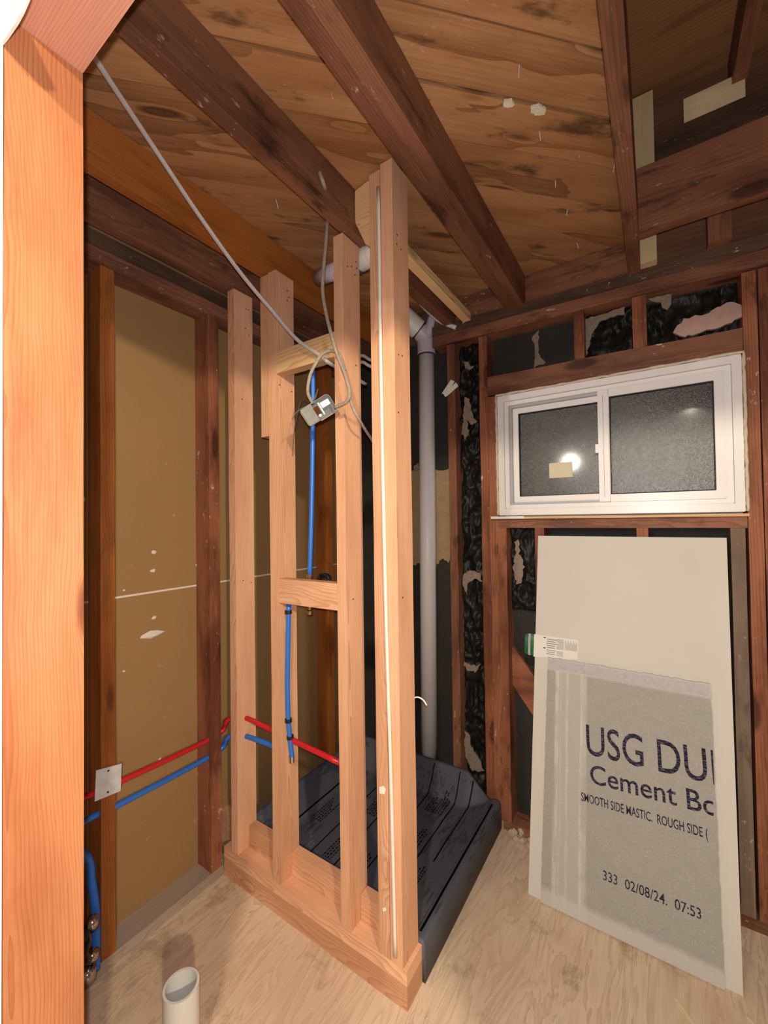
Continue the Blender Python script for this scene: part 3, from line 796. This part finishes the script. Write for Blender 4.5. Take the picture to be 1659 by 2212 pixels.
# supply hose cluster at lower left
fh = empty('supply_hose', (-1.49, .56, .0), 'thick blue supply hose with metal valves at the foot of the left wall', 'hose')
keep(link('hose', tube_bm(spline([Vector((-1.49, .48, .47)), at(186, 1850, X=-1.475), at(198, 1905, X=-1.475), at(207, 1965, X=-1.472), at(208, 2040, X=-1.47), at(207, 2095, X=-1.46)]), .0125, 16), M['blue'], smooth=True), fh)
for px, py, r, h_ in ((203, 2000, .016, .02), (186, 2030, .014, .028), (203, 2065, .017, .012), (192, 2112, .022, .02)):
    p = at(px, py, X=-1.45); keep(link('valve', tube_bm([p, p + Vector((.012, -.01, h_)), p + Vector((.0, 0, h_ * 1.5))], r, 14), M['chrome'] if r != .014 else M['black'], smooth=True), fh)
tube('dark_wire', [at(186, 2005, X=-1.44), at(196, 2030, X=-1.43), at(188, 2060, X=-1.43), at(205, 2080, X=-1.43), at(190, 2100, X=-1.44)], .004, M['wire'], 'tangled dark wire around the valves at the foot of the left wall', 'wire')
board('metal_bracket', (-1.549, -1.545), (.560, .578), (1.47, 1.485), 'Z', M['galv'], 'tiny grey metal bracket on the left drywall beside the doorway post', 'bracket', bev=.0005)

# ------------------------------------------------------------------ cables and hanging junction box
tube('diagonal_cable', [at(170, 60, Y=.34), at(207, 128, Y=.385), at(330, 315, Y=.55), at(430, 465, Y=.68), at(520, 590, Y=.82), at(585, 668, Y=.93), at(640, 732, Y=.99), at(690, 768, Y=1.008), at(714, 786, Y=1.03), at(740, 800, Y=1.12), at(790, 830, Y=1.25)],
     .0072, M['cable'], 'pale cable stretched diagonally from the door header down to the framing', 'cable', flat=.62)
YB = .965
tube('hanging_cable', [at(690, 372, X=-.788), at(700, 400, X=-.783), at(708, 440, Y=1.0), at(706, 500, Y=.99), at(699, 580, Y=.98), at(697, 630, Y=.98), at(705, 680, Y=.98), at(715, 720, Y=.975), at(728, 765, Y=.97), at(742, 800, Y=.965), at(750, 825, Y=.96), at(755, 850, Y=.96), at(748, 868, Y=.965), at(724, 880, Y=.97)],
     .0058, M['oldcable'], 'old grey cable dropping from the joist into the junction box', 'cable')
tube('cable_loop', [at(744, 800, Y=.975), at(737, 775, Y=.985), at(728, 762, Y=.99), at(712, 758, Y=.99), at(696, 765, Y=.985), at(684, 782, Y=.975), at(672, 805, Y=.965), at(666, 830, Y=.96), at(666, 852, Y=.955), at(676, 872, Y=.955)],
     .0055, M['oldcable'], 'looped grey cable curving over into the top of the junction box', 'cable')
tube('trailing_cable', [at(755, 855, Y=.97), at(762, 880, Y=.98), at(775, 905, Y=1.0), at(790, 930, Y=1.06), at(802, 948, Y=1.12), at(810, 965, Y=1.2)], .0045, M['oldcable'], 'thin cable trailing from the loop down behind the corner post', 'cable')
tube('thin_wire', [at(668, 868, Y=.962), at(652, 862, Y=.975), at(640, 905, Y=.985), at(634, 945, Y=.985), at(632, 985, Y=.99)], .0012, M['wire'], 'thin dark wire hanging left below the junction box', 'wire')
tube('thin_wire', [at(764, 560, Y=1.14), at(768, 630, Y=1.12), at(771, 672, Y=1.12), at(777, 690, Y=1.12), at(775, 710, Y=1.12), at(772, 725, Y=1.12)], .0012, M['wire'], 'hair-thin wire curl right of the middle stud under the joists', 'wire')
for k, dy in enumerate((0, 14)):
    tube('old_cable', [at(760, 777 + dy, Y=1.116), at(782, 768 + dy, Y=1.125), at(802, 778 + dy, Y=1.125), at(850, 790 + dy, Y=1.116)], .0055, M['oldcable'], ('upper' if k == 0 else 'lower') + ' of two old grey cables crossing behind the corner post', 'cable')
# the box itself: open handy box, tilted
jb = empty('junction_box', at(688, 886, Y=YB), 'dented steel junction box hanging from cables in front of the middle stud', 'junction box')
tl = math.radians(17); ax = Vector((math.cos(tl), 0, math.sin(tl))); ay = Vector((-math.sin(tl), 0, math.cos(tl))); az = Vector((0, 1, 0))
view = (jb.location - CAM).normalized(); az = (view * .9 + Vector((0, 0, .0))).normalized(); ax = (ax - az * ax.dot(az)).normalized(); ay = az.cross(ax) * -1
if ay.z < 0: ay = -ay
def jp(u, v, w_): return jb.location + ax * u + ay * v + az * w_
def jbox(name, u, v, w_, mat, bev=.0):
    bm = bmesh.new(); bmbox(bm, (u[0], v[0], w_[0]), (u[1], v[1], w_[1]))
    if bev: bmesh.ops.bevel(bm, geom=bm.edges[:], offset=bev, segments=3, affect='EDGES')
    for q in bm.verts: q.co = jp(*q.co)
    return keep(link(name, bm, mat), jb)
HU, HV, DD = .053, .030, .042
bm = bmesh.new()                                   # shell: rounded tray open towards the viewer
def rrect(hu, hv, r, w_):
    out = []
    for sx, sy, a0 in ((1, 1, 0), (-1, 1, 90), (-1, -1, 180), (1, -1, 270)):
        for k in range(5):
            a = math.radians(a0 + 22.5 * k); out.append(jp(sx * (hu - r) + r * math.cos(a), sy * (hv - r) + r * math.sin(a), w_))
    return out
loops = [rrect(HU, HV, .012, 0), rrect(HU, HV, .012, DD), rrect(HU - .002, HV - .002, .010, DD - .002), rrect(HU - .002, HV - .002, .010, 0)]
LV = [[bm.verts.new(p) for p in lp] for lp in loops]
for a_, b_ in ((0, 1), (2, 3), (3, 0)):
    for k in range(20): bm.faces.new((LV[a_][k], LV[a_][(k + 1) % 20], LV[b_][(k + 1) % 20], LV[b_][k]))
bm.faces.new(LV[1]); bm.faces.new(LV[2][::-1])
keep(link('box_shell', bm, M['steel']), jb)
jbox('cover_plate', (-.050, -.012), (-.028, .028), (-.003, .001), M['steel'], .001)
jbox('inner_clamp', (.014, .044), (-.002, .016), (.002, .012), M['galv'], .001)
jbox('clamp_bar', (.008, .012), (-.020, .020), (-.007, -.002), M['vinyl'], .0005)
jbox('side_flap', (-.010, .054), (-.033, -.029), (-.012, .010), M['steel'], .0005)
jbox('rust_spot', (-.012, .004), (-.012, .014), (.004, .006), plain('rust', '5a2e1a', .9, .1), .001)
keep(link('screw', tube_bm([jp(-.004, -.016, -.004), jp(-.004, -.016, .004)], .004, 10), M['brass']), jb)
keep(link('bracket_ear', tube_bm([jp(-.038, .030, .005), jp(-.060, .030, .0), jp(-.085, .020, .0)], .006, 8, rf=lambda t: .008 - .005 * t, flat=.3), M['steel']), jb)
keep(link('bracket_ear', tube_bm([jp(-.004, .030, .01), jp(.012, .036, .01), jp(.034, .055, .005)], .006, 8, rf=lambda t: .006 - .0035 * t, flat=.3), M['steel']), jb)

# ------------------------------------------------------------------ window
win = bpy.data.objects.new('window_1', None); COL.objects.link(win); win.location = (-.167, YW, 1.41); tag(win, kind='structure')
WX0, WX1, WZ0, WZ1 = -.592, .254, 1.408, 1.948
def frame(name, x, z, wd, y, mat, bev=.002, parent=win, wd4=None):
    wl_, wr_, wb_, wt_ = wd4 or (wd,) * 4
    bm = bmesh.new()
    o_ = [(x[0], z[0]), (x[1], z[0]), (x[1], z[1]), (x[0], z[1])]; i_ = [(x[0] + wl_, z[0] + wb_), (x[1] - wr_, z[0] + wb_), (x[1] - wr_, z[1] - wt_), (x[0] + wl_, z[1] - wt_)]
    V = [[bm.verts.new((p[0], yy, p[1])) for p in L] for L in (o_, i_) for yy in y]
    for A, B in ((0, 1), (1, 3), (3, 2), (2, 0)):
        for k in range(4): bm.faces.new((V[A][k], V[A][(k + 1) % 4], V[B][(k + 1) % 4], V[B][k]))
    bmesh.ops.recalc_face_normals(bm, faces=bm.faces)
    if bev: bmesh.ops.bevel(bm, geom=bm.edges[:], offset=bev, segments=2, affect='EDGES')
    return keep(link(name, bm, mat), parent)
def pane(x, z, y, mat, name='pane', parent=win):
    bm = bmesh.new(); bmbox(bm, (x[0], y, z[0]), (x[1], y + .004, z[1])); return keep(link(name, bm, mat), parent)
frame('outer_frame', (WX0, WX1), (WZ0, WZ1), .030, (YW - .006, YW + .070), M['vinyl'], wd4=(.026, .026, .028, .026))
frame('inner_frame', (WX0 + .0265, WX1 - .0265), (WZ0 + .0285, WZ1 - .0265), .02, (YW + .010, YW + .068), M['vinyl'], wd4=(.018, .020, .018, .018))
SX0, SX1, SZ0, SZ1 = WX0 + .045, -.150, WZ0 + .047, WZ1 - .045
frame('track', (WX0 + .045, -.172), (WZ0 + .047, WZ1 - .045), .01, (YW + .018, YW + .066), M['track'], wd4=(.012, .0, .010, .012), bev=.0008)
sash = frame('sliding_sash', (WX0 + .0575, -.150), (WZ0 + .0575, WZ1 - .0575), .026, (YW + .030, YW + .062), M['vinyl'], wd4=(.026, .034, .026, .026))
g1 = pane((-.512, -.180), (1.488, 1.868), YW + .044, M['glass'], parent=sash)
frame('gasket', (-.5085, -.184), (1.4915, 1.8645), .003, (YW + .0285, YW + .043), M['gasket'], 0, sash)
fs = frame('fixed_sash', (-.1495, WX1 - .047), (WZ0 + .047, WZ1 - .045), .03, (YW + .006, YW + .060), M['vinyl'], wd4=(.002, .028, .030, .030))
frame('meeting_stile', (-.188, -.150), (WZ0 + .048, WZ1 - .046), .0185, (YW + .004, YW + .040), M['vinyl'], bev=.001)
g2 = pane((-.147, .178), (1.480, 1.876), YW + .022, M['glass'], parent=fs)
frame('gasket', (-.1475, .1790), (1.486, 1.8730), .003, (YW + .0045, YW + .021), M['gasket'], 0, fs)
bm = bmesh.new(); bmbox(bm, (-.200, YW + .014, 1.655), (-.188, YW + .032, 1.69)); keep(link('latch', bm, M['vinyl']), sash)
a, b = at(1186, 1001, Y=YW + .042), at(1237, 1030, Y=YW + .042)
bm = bmesh.new(); bmbox(bm, (a.x, YW + .0425, b.z), (b.x, YW + .0435, a.z)); keep(link('sticker', bm, M['stick']), sash)
pts = []
for (xa, za), (xb, zb) in (((WX0 - .006, WZ0), (WX0 - .006, WZ1 + .006)), ((WX0 - .006, WZ1 + .006), (WX1 + .006, WZ1 + .006)), ((WX1 + .006, WZ1 + .006), (WX1 + .006, WZ0 - .012))):
    for k in range(40):
        t = k / 40; pts.append(Vector((xa + (xb - xa) * t + random.uniform(-.0012, .0012), YW - .004 + random.uniform(-.001, .001), za + (zb - za) * t + random.uniform(-.0015, .0015))))
keep(link('caulk_bead', tube_bm(pts, .0062, 8, rf=lambda t: .0055 + .002 * mnoise.noise(Vector((t * 60, 0, 0)))), M['caulk'], smooth=True), win)
bs = board('window_sill_trim', (-.612, .262), (YW - .016, YW + .04), (1.3925, 1.4015), 'X', NEWPINE, 'thin pale stool strip under the white window', 'trim', bev=.001)
board('white_trim_piece', (-.625, -.478), (YW - .024, YW - .0165), (1.3935, 1.404), 'X', M['vinyl'], 'short white strip on the left end of the window sill strip', 'trim', bev=.001)

# ------------------------------------------------------------------ leaning boards
B0 = Vector((-.425, 1.580, .0005)); Ht = math.hypot(.255, 1.318)
vv = Vector((0, .255, 1.318)) / Ht; nn = Vector((0, -1.318, .255)) / Ht      # nn points to the room
def leaning(off): m_ = Matrix((Vector((1, 0, 0)), vv, nn)).transposed().to_4x4(); m_.translation = B0 + nn * off; return m_
bm = bmesh.new()
bot = [(i * .0303, 0 + random.uniform(-.0, .0008)) for i in range(21)]
V = [bm.verts.new((x + (0), y, z)) for z in (0, -.0127) for x, y in ((0, 0), (.607, 0), (.626, Ht), (.002, Ht))]
for f in ((0, 1, 2, 3), (7, 6, 5, 4), (0, 4, 5, 1), (1, 5, 6, 2), (2, 6, 7, 3), (3, 7, 4, 0)): bm.faces.new([V[i] for i in f])
wb = link('white_board', bm, M['white']); wb.matrix_world = leaning(0)
tag(wb, 'tall blank off-white wallboard leaning against the window wall', 'wallboard')
# cement board
bm = bmesh.new(); N = 48; out = []
H2 = .853
def jg(a): return a * mnoise.noise(Vector((len(out) * .9, a * 300, 1)))
for k in range(N): out.append((.045 + .518 * k / N, .001))
for k in range(N): out.append((.565 - .002 * k / N + jg(.004), .001 + H2 * k / N))
for k in range(N): out.append((.562 - .508 * k / N, H2 + jg(.005)))
for k in range(N): out.append((.054 - .008 * k / N + jg(.003), H2 * (1 - k / N) + .001))
A = [bm.verts.new((x, y, .0127)) for x, y in out]; Bv = [bm.verts.new((x, y, 0.0)) for x, y in out]
bm.faces.new(A); bm.faces.new(Bv[::-1])
for k in range(len(out)): bm.faces.new((A[k], Bv[k], Bv[(k + 1) % len(out)], A[(k + 1) % len(out)]))
cb = link('cement_board', bm, M['cement']); cb.matrix_world = leaning(.0008)
tag(cb, 'grey printed cement board offcut leaning on the front of the white board', 'cement board')
# taped edges
for nm, y0, y1 in (('edge_band', H2 - .040, H2 - .006),):
    bm = bmesh.new(); pr_ = None
    for k in range(61):
        x = .057 + .500 * k / 60
        row = [bm.verts.new((x, y0 + .004 * mnoise.noise(Vector((k * .4, 0, 0))), .0132)), bm.verts.new((x, (y0 + y1) / 2, .0152 + .001 * mnoise.noise(Vector((k * .7, 3, 0))))), bm.verts.new((x, y1 + .003 * mnoise.noise(Vector((k * .5, 9, 0))), .0132))]
        if pr_:
            for q in range(2): bm.faces.new((pr_[q], row[q], row[q + 1], pr_[q + 1]))
        pr_ = row
    o = link(nm, bm, plain('pale_edge_mesh', 'b4b0b2', .9, .1, var=.2, nscale=70, bump=.8), cb)


def text(s, u, v, size, rot=0, bold=0., xs=1., clip=.560, sp=1.0, wob=0.):
    cu = bpy.data.curves.new('txt', 'FONT'); cu.body = s; cu.size = size; cu.offset = bold; cu.space_character = sp
    cu.resolution_u = 4
    to = bpy.data.objects.new('txt', cu); COL.objects.link(to)
    bpy.context.view_layer.update()
    me = bpy.data.meshes.new_from_object(to.evaluated_get(bpy.context.evaluated_depsgraph_get()))
    bpy.data.objects.remove(to)
    bm = bmesh.new(); bm.from_mesh(me)
    Mx = Matrix.Translation((u, v, .01355)) @ Matrix.Rotation(rot, 4, 'Z') @ Matrix.Diagonal((xs, 1, 1, 1))
    bmesh.ops.transform(bm, matrix=Mx, verts=bm.verts)
    bmesh.ops.bisect_plane(bm, geom=bm.verts[:] + bm.edges[:] + bm.faces[:], plane_co=(clip, 0, 0), plane_no=(1, 0, 0), clear_outer=True)
    o = link('printed_text', bm, M['ink'], cb, recalc=False)
    return o


text('USG DUR', .190, .538, .146, .035, .0005, .68, clip=.561)
text('Cement Bo', .205, .446, .088, .040, .0006, .895, clip=.556)
text('SMOOTH SIDE MASTIC.  ROUGH SIDE (', .178, .378, .040, .032, .0004, .52, clip=.556)
text('333', .246, .156, .042, .010, .0002, .745)
text('02/08/24.', .312, .157, .042, .010, .0002, .745)
text('07:53', .448, .158, .042, .010, .0002, .745)

# product label stuck on the white board, its green end folded past the edge
lb = empty('product_label', B0 + vv * .89, 'white paper label with small print stuck on the left edge of the white board', 'label')
ml = leaning(.0006)
def lpiece(name, pts, z, mat, th=.0006):
    bm = bmesh.new(); A = [bm.verts.new((x, y, z + th)) for x, y in pts]; B_ = [bm.verts.new((x, y, z)) for x, y in pts]
    bm.faces.new(A); bm.faces.new(B_[::-1])
    for k in range(len(pts)): bm.faces.new((A[k], B_[k], B_[(k + 1) % len(pts)], A[(k + 1) % len(pts)]))
    o = link(name, bm, mat); o.matrix_world = ml; lb_inv = lb.matrix_basis.inverted(); o.parent = lb; o.matrix_parent_inverse = lb_inv; return o
lpiece('paper', [(-.004, .845), (.035, .850), (.10, .856), (.160, .860), (.163, .934), (-.004, .934)], 0, M['paper'])
def bars(spec, mat, name):
    bm = bmesh.new()
    for x0, y0, x1, y1 in spec: bmbox(bm, (x0, y0, .0007), (x1, y1, .0010))
    o = link(name, bm, mat); o.matrix_world = ml; o.parent = lb; o.matrix_parent_inverse = lb.matrix_basis.inverted()
sp_ = []
for r in range(5):
    sp_.append((.046, .920 - r * .008, .046 + random.uniform(.030, .042), .9235 - r * .008))
for r in range(3): sp_.append((.046, .878 - r * .007, .046 + random.uniform(.02, .035), .881 - r * .007))
for r in range(9): sp_.append((.084, .925 - r * .0045, .110, .927 - r * .0045))
for r in range(4): sp_.append((.084, .878 - r * .005, .108, .880 - r * .005))
for r in range(14): sp_.append((.115 + r * .0032, .890, .1165 + r * .0032 , .927 - (r % 3) * .006))
bars(sp_, M['grey'], 'small_print')
for y_ in (.924, .884): bars([(.034, y_, .042, y_ + .004)], M['ink'], 'arrow_mark')
for x0, x1, mt in ((-.0395, -.026, M['green']), (-.026, -.017, M['paper']), (-.017, -.0045, M['green'])):
    bm = bmesh.new(); prev = None
    for k in range(15):
        a = -PI * .42 + PI * .84 * k / 14
        yv = .891 + .0425 * (math.sin(a) / math.sin(PI * .42)); zz_ = -.004 + .008 * math.cos(a)
        row = [bm.verts.new((x0, yv * 1. - (.891 - yv) * (-.12 if x0 < -.03 else 0), zz_)), bm.verts.new((x1, yv, zz_))]
        if prev: bm.faces.new((prev[0], prev[1], row[1], row[0]))
        prev = row
    bmesh.ops.solidify(bm, geom=bm.faces[:], thickness=.0008)
    o = link('green_wrap' if mt is M['green'] else 'white_band', bm, mt, smooth=True); o.matrix_world = ml; o.parent = lb; o.matrix_parent_inverse = lb.matrix_basis.inverted()

# splinters on the floor
for (a, b, lbl) in (((1458, 2154), (1500, 2215), 'long pale wood splinter on the floor below the leaning boards'), ((1616, 2196), (1632, 2215), 'short pale splinter at the lower right corner of the floor')):
    p, q = at(*a, Z=.003), at(*b, Z=.003); s = (q - p).cross(Vector((0, 0, 1))).normalized() * .004
    prism('wood_splinter', [p, p + s * .8, q + s, q - s], (0, 0, -1), .0025, M['splint'], lbl, 'splinter')

# ------------------------------------------------------------------ repeats share a group
GR = {'joist': 'ceiling joists', 'cripple_stud': 'cripple studs of the window wall', 'crumpled_felt': 'black building paper in the stud bays', 'torn_scrap': 'torn plaster and paper scraps',
      'block': 'blocking pieces between studs', 'top_plate': 'old top plates', 'bottom_plate': 'old bottom plates', 'wall_plate': 'doubled new floor plates', 'copper_pipe': 'thin old copper pipes',
      'old_cable': 'old grey cables behind the corner post', 'door_post': 'doorway posts', 'wood_splinter': 'splinters on the floor', 'paper_wad': 'paper wads in the ceiling crack', 'thin_wire': 'hair-thin wires'}
for o in list(SC.objects):
    if o.parent or 'label' not in o: continue
    b_ = o.name.split('.')[0]
    if b_ == 'wall_stud':
        o['group'] = 'new studs of the shower wall' if ('new stud' in o['label'] or 'corner post' in o['label'] or 'pipe stud' in o['label']) else ('old studs of the left wall' if o.matrix_world.translation.x < -1.45 else 'old studs of the window wall')
    elif b_ in GR: o['group'] = GR[b_]
